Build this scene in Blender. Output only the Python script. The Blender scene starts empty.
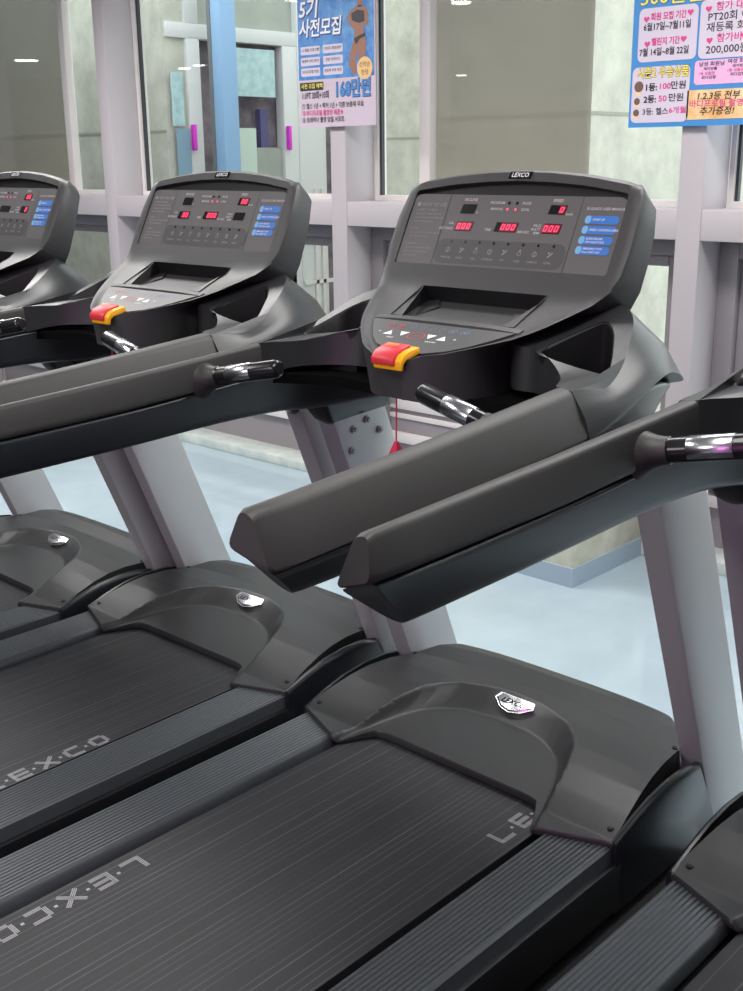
import bpy, bmesh, math, random
from mathutils import Vector, Matrix
from mathutils.geometry import tessellate_polygon
random.seed(7)
C = bpy.context.scene.collection
H = 0.2                                   # height of the treadmill deck above the floor


def lin(r, g, b):
    f = lambda c: (c / 255) / 12.92 if c <= 10 else ((c / 255 + .055) / 1.055) ** 2.4
    return (f(r), f(g), f(b), 1)


# ------------------------------------------------------------------ camera
yaw, pitch, roll = 0.756913, -0.286978, -0.0115969
fw = Vector((math.cos(yaw) * math.cos(pitch), math.sin(yaw) * math.cos(pitch), math.sin(pitch)))
r0 = Vector((math.sin(yaw), -math.cos(yaw), 0)); u0 = r0.cross(fw)
rt = math.cos(roll) * r0 + math.sin(roll) * u0
up = math.cos(roll) * u0 - math.sin(roll) * r0
cam = bpy.data.cameras.new('camera'); co = bpy.data.objects.new('camera', cam); C.objects.link(co)
cam.sensor_fit = 'HORIZONTAL'; cam.sensor_width = 36; cam.lens = 1145.14 / 743 * 36
cam.clip_start = .02
m = Matrix((rt, up, -fw)).transposed().to_4x4(); m.translation = Vector((-1.82738, -1.49369, 1.33773 + H))
co.matrix_world = m
bpy.context.scene.camera = co

# ------------------------------------------------------------------ world, lamps, exposure
sc = bpy.context.scene
w = bpy.data.worlds.new('overcast'); sc.world = w; w.use_nodes = True
wb = w.node_tree.nodes['Background']; wb.inputs[0].default_value = (.92, .98, 1, 1); wb.inputs[1].default_value = 2.7


def area(name, loc, size, power, color=(1, 1, 1), rot=(0, 0, 0), sy=None):
    l = bpy.data.lights.new(name, 'AREA'); l.energy = power; l.color = color; l.size = size
    if sy: l.shape = 'RECTANGLE'; l.size_y = sy
    o = bpy.data.objects.new(name, l); C.objects.link(o); o.location = loc; o.rotation_euler = rot
    return o


area('ceiling_lamp_rear', (-1.1, -.6, 2.55), 1.2, 24, (1, .97, .94), sy=.5)
area('ceiling_lamp_front', (.9, -.4, 2.55), .5, 48, (1, .98, .96), sy=2.4)
area('ceiling_lamp_far', (.6, 2.6, 2.55), .5, 48, (1, .98, .96), sy=2.4)
area('ceiling_lamp_side', (-1.6, 1.8, 2.55), 1.2, 36, (1, .97, .94), sy=.5)
area('fill_light_left', (.5, 3.9, 2.5), .8, 30, (1, .98, .96))  # added fill from the left for the arms' inner walls, no real fixture
area('fill_light_back', (-4.6, .9, 2.5), 1.4, 80, (1, .96, .95), (0, math.radians(-40), 0))  # unseen fill light added to lift the rear-facing surfaces
area('magenta_led_panel', (-5.5, -1.5, 1.5), 2.2, 26, (1, .3, .85), (0, math.radians(-90), 0), sy=1.2)
sc.view_settings.view_transform = 'Standard'; sc.view_settings.look = 'None'
sc.view_settings.exposure = 0.0; sc.view_settings.gamma = 1; sc.view_settings.use_curve_mapping = False


# ------------------------------------------------------------------ materials
def mat(name, col, rough=.5, metal=0, bump=None, var=None, spec=.5, coat=0, emit=None, es=1):
    mt = bpy.data.materials.new(name); mt.use_nodes = True; nt = mt.node_tree; n = nt.nodes; b = n['Principled BSDF']
    b.inputs['Base Color'].default_value = col; b.inputs['Roughness'].default_value = rough
    b.inputs['Metallic'].default_value = metal; b.inputs['Specular IOR Level'].default_value = spec
    b.inputs['Coat Weight'].default_value = coat
    if emit:
        b.inputs['Emission Color'].default_value = emit; b.inputs['Emission Strength'].default_value = es
    tc = n.new('ShaderNodeTexCoord')
    if bump:
        no = n.new('ShaderNodeTexNoise'); no.inputs['Scale'].default_value = bump[0]; no.inputs['Detail'].default_value = 2
        bp = n.new('ShaderNodeBump'); bp.inputs['Strength'].default_value = bump[1]; bp.inputs['Distance'].default_value = bump[2] if len(bump) > 2 else .001
        nt.links.new(tc.outputs['Object'], no.inputs['Vector']); nt.links.new(no.outputs['Fac'], bp.inputs['Height'])
        nt.links.new(bp.outputs['Normal'], b.inputs['Normal'])
    if var:                                # (scale, second colour, low, high): mottling of the material itself
        no = n.new('ShaderNodeTexNoise'); no.inputs['Scale'].default_value = var[0]; no.inputs['Detail'].default_value = 6
        no.inputs['Roughness'].default_value = .65
        rp = n.new('ShaderNodeValToRGB'); rp.color_ramp.elements[0].position = var[2]; rp.color_ramp.elements[1].position = var[3]
        rp.color_ramp.elements[0].color = var[1]; rp.color_ramp.elements[1].color = col
        nt.links.new(tc.outputs['Object'], no.inputs['Vector']); nt.links.new(no.outputs['Fac'], rp.inputs['Fac'])
        nt.links.new(rp.outputs['Color'], b.inputs['Base Color'])
    return mt


M = {}
M['plastic'] = mat('textured_black_plastic', lin(60, 60, 61), .46, bump=(700, .35, .0006))
M['arm'] = mat('smooth_black_plastic', lin(44, 45, 47), .36, bump=(900, .15, .0004))
M['hood'] = mat('hood_plastic', lin(47, 48, 49), .36, bump=(1100, .3, .0004))
M['soft'] = mat('grip_foam', lin(54, 53, 52), .5, bump=(1200, .2, .0004))
M['hard'] = mat('hard_black_shell', lin(34, 37, 41), .3)
M['cover'] = mat('side_cover_plastic', lin(30, 33, 37), .3)
M['pad'] = mat('underside_black', lin(9, 9, 10), .9, spec=.1)
M['grip'] = mat('grip_black', lin(24, 24, 27), .22)
M['dark'] = mat('matt_black', lin(14, 14, 16), .7)
M['recess'] = mat('recess_shade', lin(13, 13, 16), .5)  # shade inside the recesses put into the colour of the plastic
M['frame'] = mat('frame_black', lin(26, 27, 30), .45)
M['silver'] = mat('silver_paint', lin(178, 180, 182), .38, .25)
M['steel'] = mat('bolt_steel', lin(150, 152, 155), .35, .6)
M['chrome'] = mat('chrome', lin(190, 190, 194), .24, 1, bump=(300, .2, .0006))
M['panel'] = mat('panel_film', lin(94, 92, 93), .5)
M['strip'] = mat('button_strip', lin(72, 71, 73), .5)
M['keypad'] = mat('keypad_film', lin(62, 62, 63), .45)
M['print'] = mat('grey_print', lin(190, 188, 188), .6)
M['print_dim'] = mat('dim_print', lin(150, 148, 149), .6)
M['line'] = mat('panel_line', lin(52, 51, 52), .6)
M['white'] = mat('white_print', lin(235, 235, 236), .5)
M['black_gloss'] = mat('display_window', lin(18, 18, 20), .2)
M['led'] = mat('red_led', lin(120, 0, 20), .4, emit=(1, .05, .14, 1), es=2.2)
M['ledglow'] = mat('lit_display_window', lin(60, 5, 15), .3, emit=(1, .01, .06, 1), es=.16)
M['blue'] = mat('blue_sticker', lin(58, 122, 205), .4)
M['cyan'] = mat('cyan_sticker', lin(120, 180, 225), .4)
M['red'] = mat('red_plastic', lin(214, 52, 64), .4)
M['yellow'] = mat('yellow_plastic', lin(250, 176, 16), .4)
M['redcord'] = mat('red_cord', lin(196, 30, 70), .5)
M['belt_print'] = mat('belt_print', lin(172, 172, 176), .7)
M['icon_red'] = mat('icon_red', lin(170, 50, 66), .5)
M['icon_blue'] = mat('icon_blue', lin(92, 108, 140), .5)


def belt_mat():
    mt = mat('belt_rubber', lin(58, 57, 58), .5)
    nt = mt.node_tree; n = nt.nodes; b = n['Principled BSDF']; tc = n.new('ShaderNodeTexCoord')
    wv = n.new('ShaderNodeTexWave'); wv.bands_direction = 'Y'; wv.inputs['Scale'].default_value = 20.5
    nt.links.new(tc.outputs['Object'], wv.inputs['Vector'])
    r1 = n.new('ShaderNodeValToRGB'); r1.color_ramp.elements[0].position = .86; r1.color_ramp.elements[1].position = .98
    nt.links.new(wv.outputs['Fac'], r1.inputs['Fac'])
    mp = n.new('ShaderNodeMapping'); mp.inputs['Scale'].default_value = (1.6, 70, 1)
    no = n.new('ShaderNodeTexNoise'); no.inputs['Scale'].default_value = 1; no.inputs['Detail'].default_value = 4
    nt.links.new(tc.outputs['Object'], mp.inputs['Vector']); nt.links.new(mp.outputs['Vector'], no.inputs['Vector'])
    r2 = n.new('ShaderNodeValToRGB'); r2.color_ramp.elements[0].position = .42; r2.color_ramp.elements[1].position = .72
    nt.links.new(no.outputs['Fac'], r2.inputs['Fac'])
    mu = n.new('ShaderNodeMath'); mu.operation = 'MULTIPLY'
    nt.links.new(r1.outputs['Color'], mu.inputs[0]); nt.links.new(r2.outputs['Color'], mu.inputs[1])
    mx = n.new('ShaderNodeMix'); mx.data_type = 'RGBA'
    mx.inputs['A'].default_value = lin(47, 47, 50); mx.inputs['B'].default_value = lin(98, 98, 102)
    nt.links.new(mu.outputs[0], mx.inputs['Factor']); nt.links.new(mx.outputs['Result'], b.inputs['Base Color'])
    n2 = n.new('ShaderNodeTexNoise'); n2.inputs['Scale'].default_value = 900
    bp = n.new('ShaderNodeBump'); bp.inputs['Strength'].default_value = .5; bp.inputs['Distance'].default_value = .0008
    nt.links.new(tc.outputs['Object'], n2.inputs['Vector']); nt.links.new(n2.outputs['Fac'], bp.inputs['Height']); nt.links.new(bp.outputs['Normal'], b.inputs['Normal'])
    return mt


M['belt'] = belt_mat()
M['rail'] = mat('foot_rail_plastic', lin(80, 84, 88), .3)
# room
M['mullion'] = mat('mullion_paint', lin(184, 177, 181), .45)
M['reveal'] = mat('reveal_paint', lin(196, 196, 198), .5)
M['sash'] = mat('sash_white', lin(222, 216, 214), .4)
M['gasket'] = mat('gasket_black', lin(50, 54, 58), .5)
M['lowframe'] = mat('lower_frame_grey', lin(136, 132, 136), .45)
M['kick'] = mat('kick_panel_grey', lin(146, 140, 144), .45)
M['sill'] = mat('sill_stone', lin(222, 228, 222), .35, var=(9, lin(196, 206, 202), .35, .65))
M['epoxy'] = mat('epoxy_floor', lin(184, 202, 212), .09, var=(2.2, lin(172, 190, 200), .35, .65), bump=(6, .05, .004))
M['wall'] = mat('wall_paint', lin(150, 146, 148), .8)
M['floor_sheet'] = mat('dark_floor_sheet', lin(34, 34, 37), .7, bump=(500, .4, .001))
M['ceiling'] = mat('ceiling_paint', lin(205, 203, 200), .8)
M['concrete'] = mat('concrete', lin(206, 205, 192), .85, var=(5, lin(176, 175, 164), .3, .62), bump=(40, .3, .003))
M['concrete_joint'] = mat('concrete_joint', lin(160, 158, 148), .9)
M['inner_concrete'] = mat('plinth_concrete', lin(224, 222, 204), .8, var=(8, lin(200, 198, 178), .35, .65), bump=(40, .3, .003))
M['skirting'] = mat('blue_skirting_paint', lin(168, 186, 200), .35)
M['ground'] = mat('outside_ground', lin(170, 172, 170), .9)
M['blue_post'] = mat('blue_post_paint', lin(150, 186, 226), .5)
M['post_side'] = mat('post_strip_grey', lin(120, 122, 126), .5)
M['door_frame'] = mat('door_frame_white', lin(222, 222, 222), .5)
M['shop_dark'] = mat('shop_interior_dark', lin(150, 136, 144), .7, var=(5, lin(84, 76, 86), .35, .7))
M['shop_glass'] = mat('shop_glass_green', lin(176, 182, 172), .3, var=(4, lin(158, 164, 156), .3, .7))
M['pale_sheet'] = mat('pale_notice', lin(196, 224, 226), .5, var=(14, lin(170, 200, 206), .38, .6))
M['board'] = mat('pale_board', lin(206, 222, 212), .5)
M['shop_item'] = mat('shop_fitting', lin(90, 86, 130), .5)
M['blue_sheet'] = mat('blue_grey_sheet', lin(140, 170, 190), .5)
M['magenta'] = mat('magenta_handle', lin(236, 70, 220), .4)
M['downlight'] = mat('downlight_diffuser', lin(255, 255, 250), .5, emit=(1, .98, .94, 1), es=14)


def glass_mat():
    mt = bpy.data.materials.new('window_glass'); mt.use_nodes = True; nt = mt.node_tree; n = nt.nodes; n.clear()
    o = n.new('ShaderNodeOutputMaterial'); tr = n.new('ShaderNodeBsdfTransparent'); gl = n.new('ShaderNodeBsdfGlossy')
    tr.inputs[0].default_value = (.965, .985, .975, 1); gl.inputs['Roughness'].default_value = .0
    ge = n.new('ShaderNodeNewGeometry'); dt = n.new('ShaderNodeVectorMath'); dt.operation = 'DOT_PRODUCT'
    nt.links.new(ge.outputs['Normal'], dt.inputs[0]); nt.links.new(ge.outputs['Incoming'], dt.inputs[1])

    def mth(op, a, b=None):
        q = n.new('ShaderNodeMath'); q.operation = op
        for i, v in enumerate((a, b)):
            if v is None: continue
            if isinstance(v, (int, float)): q.inputs[i].default_value = v
            else: nt.links.new(v, q.inputs[i])
        return q.outputs[0]
    sch = mth('ADD', mth('MULTIPLY', mth('POWER', mth('SUBTRACT', 1.0, mth('ABSOLUTE', dt.outputs['Value'])), 5.0), .96), .04)
    mx = n.new('ShaderNodeMixShader')
    nt.links.new(sch, mx.inputs[0]); nt.links.new(tr.outputs[0], mx.inputs[1]); nt.links.new(gl.outputs[0], mx.inputs[2])
    nt.links.new(mx.outputs[0], o.inputs[0]); return mt


def screen_mat():
    mt = bpy.data.materials.new('insect_mesh'); mt.use_nodes = True; nt = mt.node_tree; n = nt.nodes; n.clear()
    o = n.new('ShaderNodeOutputMaterial'); tr = n.new('ShaderNodeBsdfTransparent'); df = n.new('ShaderNodeBsdfDiffuse')
    df.inputs[0].default_value = lin(172, 164, 152); mx = n.new('ShaderNodeMixShader'); mx.inputs[0].default_value = .58
    nt.links.new(tr.outputs[0], mx.inputs[1]); nt.links.new(df.outputs[0], mx.inputs[2]); nt.links.new(mx.outputs[0], o.inputs[0]); return mt


M['glass'] = glass_mat(); M['screen'] = screen_mat()


# ------------------------------------------------------------------ mesh helpers
def obj(name, bm, mt, parent=None, ang=38, bevel=0, seg=2, off=(0, 0, 0)):
    bmesh.ops.recalc_face_normals(bm, faces=bm.faces)
    if bevel:
        es = [e for e in bm.edges if len(e.link_faces) == 2 and e.calc_face_angle(0) > math.radians(30)]
        bmesh.ops.bevel(bm, geom=es, offset=bevel, segments=seg, affect='EDGES', profile=.5, clamp_overlap=True)
    for f in bm.faces: f.smooth = True
    for e in bm.edges:
        e.smooth = not (len(e.link_faces) == 2 and e.calc_face_angle(0) > math.radians(ang))
    me = bpy.data.meshes.new(name); bm.to_mesh(me); bm.free()
    for x in (mt if isinstance(mt, (list, tuple)) else [mt]): me.materials.append(x)
    o = bpy.data.objects.new(name, me); C.objects.link(o); o.location = off
    if parent: o.parent = parent
    return o


def box(bm, a, b, mi=0):
    x0, y0, z0 = a; x1, y1, z1 = b
    v = [bm.verts.new(p) for p in ((x0, y0, z0), (x1, y0, z0), (x1, y1, z0), (x0, y1, z0), (x0, y0, z1), (x1, y0, z1), (x1, y1, z1), (x0, y1, z1))]
    for q in ((3, 2, 1, 0), (4, 5, 6, 7), (0, 1, 5, 4), (1, 2, 6, 5), (2, 3, 7, 6), (3, 0, 4, 7)):
        bm.faces.new([v[i] for i in q]).material_index = mi


def bxo(name, a, b, mt, parent=None, bevel=0, off=(0, 0, 0)):
    bm = bmesh.new(); box(bm, a, b); return obj(name, bm, mt, parent, bevel=bevel, off=off)


def loft(bm, rings, cap=True, closed=True, skip=None, mi=0):
    vs = [[bm.verts.new(p) for p in r] for r in rings]; n = len(rings[0])
    for i in range(len(vs) - 1):
        for j in range(n if closed else n - 1):
            if skip and skip(i, j): continue
            k = (j + 1) % n
            bm.faces.new((vs[i][j], vs[i][k], vs[i + 1][k], vs[i + 1][j])).material_index = mi
    if cap and closed:
        bm.faces.new(vs[0][::-1]); bm.faces.new(vs[-1])
    return vs


def prism(bm, pts, d):                    # 3D polygon pushed along d
    loft(bm, [pts, [tuple(Vector(p) + Vector(d)) for p in pts]])


def rounded(pts, r, k=3):                  # round the corners of a closed 3D polygon
    out = []; n = len(pts)
    for i in range(n):
        p = Vector(pts[i]); a = Vector(pts[i - 1]); b = Vector(pts[(i + 1) % n])
        ri = r[i] if isinstance(r, (list, tuple)) else r
        da = min(ri, (a - p).length * .45); db = min(ri, (b - p).length * .45)
        s = p + (a - p).normalized() * da; e = p + (b - p).normalized() * db
        for j in range(k + 1):
            t = j / k; out.append(tuple((1 - t) ** 2 * s + 2 * t * (1 - t) * p + t * t * e))
    return out


def cr(pts, n):                            # Catmull-Rom through 3D points, n steps a span
    P = [Vector(p) for p in pts]; P = [2 * P[0] - P[1]] + P + [2 * P[-1] - P[-2]]; out = []
    for i in range(1, len(P) - 2):
        for j in range(n):
            t = j / n; a, b, c, d = P[i - 1:i + 3]
            out.append(.5 * ((2 * b) + (c - a) * t + (2 * a - 5 * b + 4 * c - d) * t * t + (3 * b - a - 3 * c + d) * t ** 3))
    out.append(P[-2]); return [tuple(p) for p in out]


def tube(bm, a, b, r0, r1=None, n=16, cap=True, rings=None):
    a = Vector(a); b = Vector(b); d = (b - a); L = d.length; d.normalize()
    x = d.orthogonal().normalized(); y = d.cross(x); rr = []
    for t, r in (rings or ((0, r0), (1, r0 if r1 is None else r1))):
        c = a + d * L * t
        rr.append([tuple(c + (x * math.cos(2 * math.pi * i / n) + y * math.sin(2 * math.pi * i / n)) * r) for i in range(n)])
    loft(bm, rr, cap)


def interp(xs, x):
    if x <= xs[0][0]: return xs[0][1]
    for (a, p), (b, q) in zip(xs, xs[1:]):
        if x <= b: return p + (q - p) * (x - a) / (b - a)
    return xs[-1][1]


def empty(name, loc, label, cat, group=None, rz=0):
    o = bpy.data.objects.new(name, None); C.objects.link(o); o.location = loc; o.rotation_euler = (0, 0, rz); o.empty_display_size = .1
    o['label'] = label; o['category'] = cat
    if group: o['group'] = group
    return o


def tag(o, label, cat, group=None):
    o['label'] = label; o['category'] = cat
    if group: o['group'] = group
    return o


def struct(o): o['kind'] = 'structure'; return o


_tc = {}


def text2d(s, size=1, align='LEFT', shear=0, offset=0):
    key = (s, align, shear, offset)
    if key not in _tc:
        cu = bpy.data.curves.new('t', 'FONT'); cu.body = s; cu.size = 1; cu.align_x = align; cu.align_y = 'CENTER'; cu.shear = shear
        cu.resolution_u = 2; cu.offset = offset; cu.fill_mode = 'FRONT'
        o = bpy.data.objects.new('t', cu); C.objects.link(o)
        dg = bpy.context.evaluated_depsgraph_get(); me = o.evaluated_get(dg).to_mesh()
        _tc[key] = ([tuple(v.co) for v in me.vertices], [tuple(p.vertices) for p in me.polygons])
        o.evaluated_get(dg).to_mesh_clear(); bpy.data.objects.remove(o); bpy.data.curves.remove(cu)
    v, f = _tc[key]
    return [(p[0] * size, p[1] * size) for p in v], f


class Flat:                                # flat print: 2D shapes laid on a plane (origin, right, up)
    def __init__(s, o, r, u):
        s.o = Vector(o); s.r = Vector(r).normalized(); s.u = Vector(u).normalized(); s.n = s.r.cross(s.u); s.bm = bmesh.new(); s.items = []; s.deep = 0

    def p(s, a, b, d=0): return s.o + s.r * a + s.u * b + s.n * d

    def new(s):                            # every shape laid down from outside starts a piece of its own
        if not s.deep: s.items.append([])

    def poly(s, pts, d=.0006, mi=0):
        s.new()
        try:
            f = s.bm.faces.new([s.bm.verts.new(s.p(a, b, d)) for a, b in pts]); f.material_index = mi; s.items[-1].append(f)
        except ValueError: pass

    def one(s, fn, *a, **k):               # several shapes that make one piece
        s.new(); s.deep += 1; fn(*a, **k); s.deep -= 1

    def rect(s, a0, b0, a1, b1, d=.0006, mi=0, r=0, sh=0):
        if r:
            P = []
            for cx, cy, t0 in ((a1 - r, b1 - r, 0), (a0 + r, b1 - r, 90), (a0 + r, b0 + r, 180), (a1 - r, b0 + r, 270)):
                for k in range(5):
                    t = math.radians(t0 + k * 22.5); P.append((cx + r * math.cos(t), cy + r * math.sin(t)))
        else: P = [(a0, b0), (a1, b0), (a1, b1), (a0, b1)]
        s.poly([(a + (b - b0) * sh, b) for a, b in P], d, mi)

    def disc(s, a, b, r, d=.0006, mi=0, n=14): s.poly([(a + r * math.cos(i * 2 * math.pi / n), b + r * math.sin(i * 2 * math.pi / n)) for i in range(n)], d, mi)

    def ring(s, a, b, r, t, d=.0006, mi=0, n=16, q=1):
        s.new(); s.deep += 1
        s.ring_(a, b, r, t, d, mi, n, q); s.deep -= 1

    def ring_(s, a, b, r, t, d, mi, n, q):
        for i in range(n):
            a0 = i * 2 * math.pi / n; a1 = (i + 1) * 2 * math.pi / n
            s.poly([(a + R * math.cos(x), b + q * R * math.sin(x)) for R, x in ((r, a0), (r, a1), (r - t, a1), (r - t, a0))], d, mi)

    def text(s, t, a, b, size, align='LEFT', d=.0008, mi=0, shear=0, offset=0, sx=1):
        s.new()
        v, f = text2d(t, size, align, shear, offset)
        vs = [s.bm.verts.new(s.p(a + x * sx, b + y, d)) for x, y in v]
        for q in f:
            try:
                g = s.bm.faces.new([vs[i] for i in q]); g.material_index = mi; s.items[-1].append(g)
            except ValueError: pass

    def done(s, name, mt, parent):
        if len(s.items) < 2: return obj(name, s.bm, mt, parent)
        for it in s.items:                 # one object for each printed line, key or mark
            b = bmesh.new(); mp = {}
            for f in it:
                for v in f.verts:
                    if v not in mp: mp[v] = b.verts.new(v.co)
                b.faces.new([mp[v] for v in f.verts])
            o = obj(name, b, mt, parent)
        s.bm.free(); return o


# ------------------------------------------------------------------ room
def ssbox(name, a, b, mt, parent=None, bevel=0):
    o = bxo(name, a, b, mt, parent, bevel)
    if not parent: struct(o)
    return o


ssbox('floor', (-11, -5, -.1), (2.25, 12.5, 0), M['epoxy'])
ssbox('ceiling', (-11, -5, 2.6), (2.3, 12.5, 2.7), M['ceiling'])
ssbox('wall_back', (-11.1, -5, 0), (-11, 12.5, 2.6), M['wall'])
ssbox('wall_right', (-11, -5.1, 0), (2.3, -5, 2.6), M['wall'])
ssbox('wall_left', (-11, 12.5, 0), (2.3, 12.6, 2.6), M['wall'])
ssbox('floor_dark_sheet', (-2.6, -3.2, 0), (.34, 5.2, .003), M['floor_sheet'])  # thin dark sheet over the floor under the treadmills
MUL = [7.7, 5.9, 4.107, 2.305, .553, -1.2, -2.95, -4.7]
W0, W1 = 2.0, 2.19
tn = 0
for y in MUL:
    tn += 1
    ssbox('trim_%d' % tn, (W0, y - .048, 0), (W1, y + .048, 2.6), M['mullion'], bevel=.004)
tn += 1; ssbox('trim_%d' % tn, (W0 + .004, -4.9, 1.24), (W1, 8, 1.347), M['mullion'], bevel=.003)
tn += 1; ssbox('trim_%d' % tn, (2.05, -4.9, 0), (2.23, 8, .048), M['sill'], bevel=.004)
wn = 0
for i in range(len(MUL) - 1):
    y1, y0 = MUL[i] - .048, MUL[i + 1] + .048
    # upper light
    wn += 1; wd = bpy.data.objects.new('window_%d' % wn, None); C.objects.link(wd); struct(wd)
    bm = bmesh.new(); t = .02
    box(bm, (W1, y0, 1.347), (2.25, y1, 1.37)); box(bm, (W1, y0, 1.37), (2.25, y0 + t, 2.6)); box(bm, (W1, y1 - t, 1.37), (2.25, y1, 2.6))
    obj('window_frame', bm, M['sash'], wd)
    bm = bmesh.new(); g = .012
    box(bm, (2.205, y0 + t, 1.37), (2.225, y0 + t + g, 2.6)); box(bm, (2.205, y1 - t - g, 1.37), (2.225, y1 - t, 2.6))
    obj('gasket', bm, M['gasket'], wd)
    bxo('window_pane', (2.222, y0 + t, 1.37), (2.228, y1 - t, 2.6), M['glass'], wd)
    st = {1: (4.74, 4.80), 3: (1.925, 1.985), 4: (-.33, -.27)}.get(i)
    if st: bxo('sash_stile', (2.19, st[0], 1.37), (2.24, st[1], 2.6), M['sash'], wd, .003)
    ms = {1: (4.80, y1 - t), 3: (1.13, 1.925)}.get(i)
    if ms: bxo('insect_screen', (2.236, ms[0], 1.37), (2.238, ms[1], 2.6), M['screen'], wd)
    # lower light
    wn += 1; wd = bpy.data.objects.new('window_%d' % wn, None); C.objects.link(wd); struct(wd)
    bm = bmesh.new(); t = .075
    box(bm, (2.16, y0, .30), (2.25, y0 + t, 1.24)); box(bm, (2.16, y1 - t, .30), (2.25, y1, 1.24)); box(bm, (2.16, y0 + t, 1.17), (2.25, y1 - t, 1.24))
    obj('window_frame', bm, M['lowframe'], wd, bevel=.003)
    bm = bmesh.new(); a0, a1 = y0 + t, y1 - t; t2 = .05
    box(bm, (2.19, a0, .40), (2.24, a0 + t2, 1.17)); box(bm, (2.19, a1 - t2, .40), (2.24, a1, 1.17)); box(bm, (2.19, a0 + t2, 1.125), (2.24, a1 - t2, 1.17))
    obj('sash', bm, M['lowframe'], wd, bevel=.006)
    bxo('kick_panel', (2.21, y0, .048), (2.26, y1, .215), M['kick'], wd)
    bm = bmesh.new()
    box(bm, (2.18, y0, .215), (2.26, y1, .262)); box(bm, (2.2, y0, .33), (2.26, y1, .352)); box(bm, (2.2, a0, .375), (2.25, a1, .44))
    obj('bottom_rail', bm, M['sash'], wd, bevel=.003)
    bm = bmesh.new(); box(bm, (2.21, y0, .262), (2.26, y1, .33)); box(bm, (2.215, y0, .352), (2.25, y1, .375))
    obj('bottom_track', bm, M['kick'], wd)
    bxo('window_pane', (2.213, a0 + t2, .44), (2.219, a1 - t2, 1.125), M['glass'], wd)

# low concrete plinth by the window, blue painted skirting
ssbox('wall_plinth', (1.57, .70, 0), (2.05, 1.25, .44), M['inner_concrete'], bevel=.006)
bm = bmesh.new(); box(bm, (1.562, .692, 0), (1.57, 1.25, .075)); box(bm, (1.57, .692, 0), (2.05, .70, .075))
struct(obj('baseboard_plinth', bm, M['skirting']))
# outside
ssbox('floor_outside', (2.26, -6, -.1), (9, 14, -.02), M['ground'])


def concrete(name, a, b, joint, face):
    o = ssbox(name, a, b, M['concrete'])
    bm = bmesh.new()
    if 'x' in face: box(bm, (a[0] - .004, a[1], joint), (a[0], b[1], joint + .018))
    if 'y' in face: box(bm, (a[0] - .004, a[1] - .004, joint), (b[0], a[1], joint + .018))
    obj('wall_joint', bm, M['concrete_joint'], o)
    return o


concrete('wall_outside_right', (3.4, 1.9, -.02), (5.4, 2.92, 4.2), 1.735, 'xy')
concrete('wall_outside_left', (3.4, 5.40, -.02), (3.7, 9.5, 4.2), 1.725, 'x')
concrete('wall_outside_far', (6.6, 1.2, -.02), (6.9, 7, 4.0), 1.70, 'x')
# shop front beyond the gap
yf = 5.375
sh = empty('shop_front', (4.3, yf, -.02), 'glazed shop front with pale frames seen through the window beside the blue post', 'shop front')


def sp(name, a, b, mt, bevel=0):
    return bxo(name, (a[0] - 4.3, a[1] - yf, a[2] + .02), (b[0] - 4.3, b[1] - yf, b[2] + .02), mt, sh, bevel)


sp('back_wall', (3.42, yf + .10, -.02), (5.6, yf + .4, 3.4), M['shop_dark'])
sp('transom_light', (3.42, yf + .05, 2.46), (5.6, yf + .06, 3.3), M['shop_glass'])
sp('transom_rail', (3.42, yf, 2.36), (5.6, yf + .09, 2.46), M['door_frame'], .004)
for x0, x1 in ((3.59, 3.71), (4.51, 4.66)): sp('door_stile', (x0, yf, 0), (x1, yf + .09, 2.36), M['door_frame'], .004)
sp('transom_stile', (3.59, yf, 2.46), (3.71, yf + .09, 3.3), M['door_frame'], .004)
sp('door_stile', (4.66, yf - .01, 0), (4.95, yf + .09, 3.3), M['door_frame'], .004)
sp('door_bottom', (3.42, yf, 0), (4.6, yf + .08, 1.28), M['door_frame'], .004)
for x0 in (4.79, 4.87, 5.02): sp('window_grille_bar', (x0, yf - .03, 0), (x0 + .03, yf - .012, 1.30), M['sash'])
for z0 in (.55, .88): sp('window_grille_bar', (4.66, yf - .03, z0), (5.15, yf - .012, z0 + .03), M['sash'])
sp('inner_shelf', (4.2, yf + .03, 1.30), (4.50, yf + .09, 1.62), M['shop_glass'])
sp('inner_door', (4.3, yf + .04, 1.30), (4.38, yf + .095, 1.9), M['shop_item'])
tag(bxo('notice_sheet', (3.98, yf - .02, 1.985), (4.41, yf - .015, 2.32), M['pale_sheet']), 'pale rectangular notice sheet on the shop door right of the blue post', 'notice')
tag(bxo('notice_sheet', (3.425, yf - .02, 1.77), (3.53, yf - .015, 2.13), M['pale_sheet']), 'pale notice sheet on the shop window left of the blue post', 'notice')
tag(bxo('notice_board', (4.0, yf - .02, 1.30), (4.2, yf - .012, 1.76), M['board']), 'low pale green board standing at the shop door under the notice', 'board')
tag(bxo('window_decal', (3.45, yf - .02, 1.28), (3.57, yf - .015, 1.75), M['blue_sheet']), 'blue grey sheet low on the shop window left of the blue post', 'sheet')
for x in (3.585, 4.515):
    hz = bxo('door_handle', (x - 4.3, -.05, 1.60 + .02), (x + .028 - 4.3, -.01, 1.78 + .02), M['magenta'], sh, .006); hz['label'] = 'magenta door handle'
ps = bxo('post', (-.07, -.05, 0), (.07, .05, 3.6), [M['blue_post']], None, .004, (3.66, 5.045, -.02))
tag(ps, 'pale blue square post standing outside in front of the shop front', 'post')
bxo('post_edge_strip', (-.074, .05, 0), (.0, .085, 3.6), M['post_side'], ps)  # darker grey strip along one edge of the post
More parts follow.
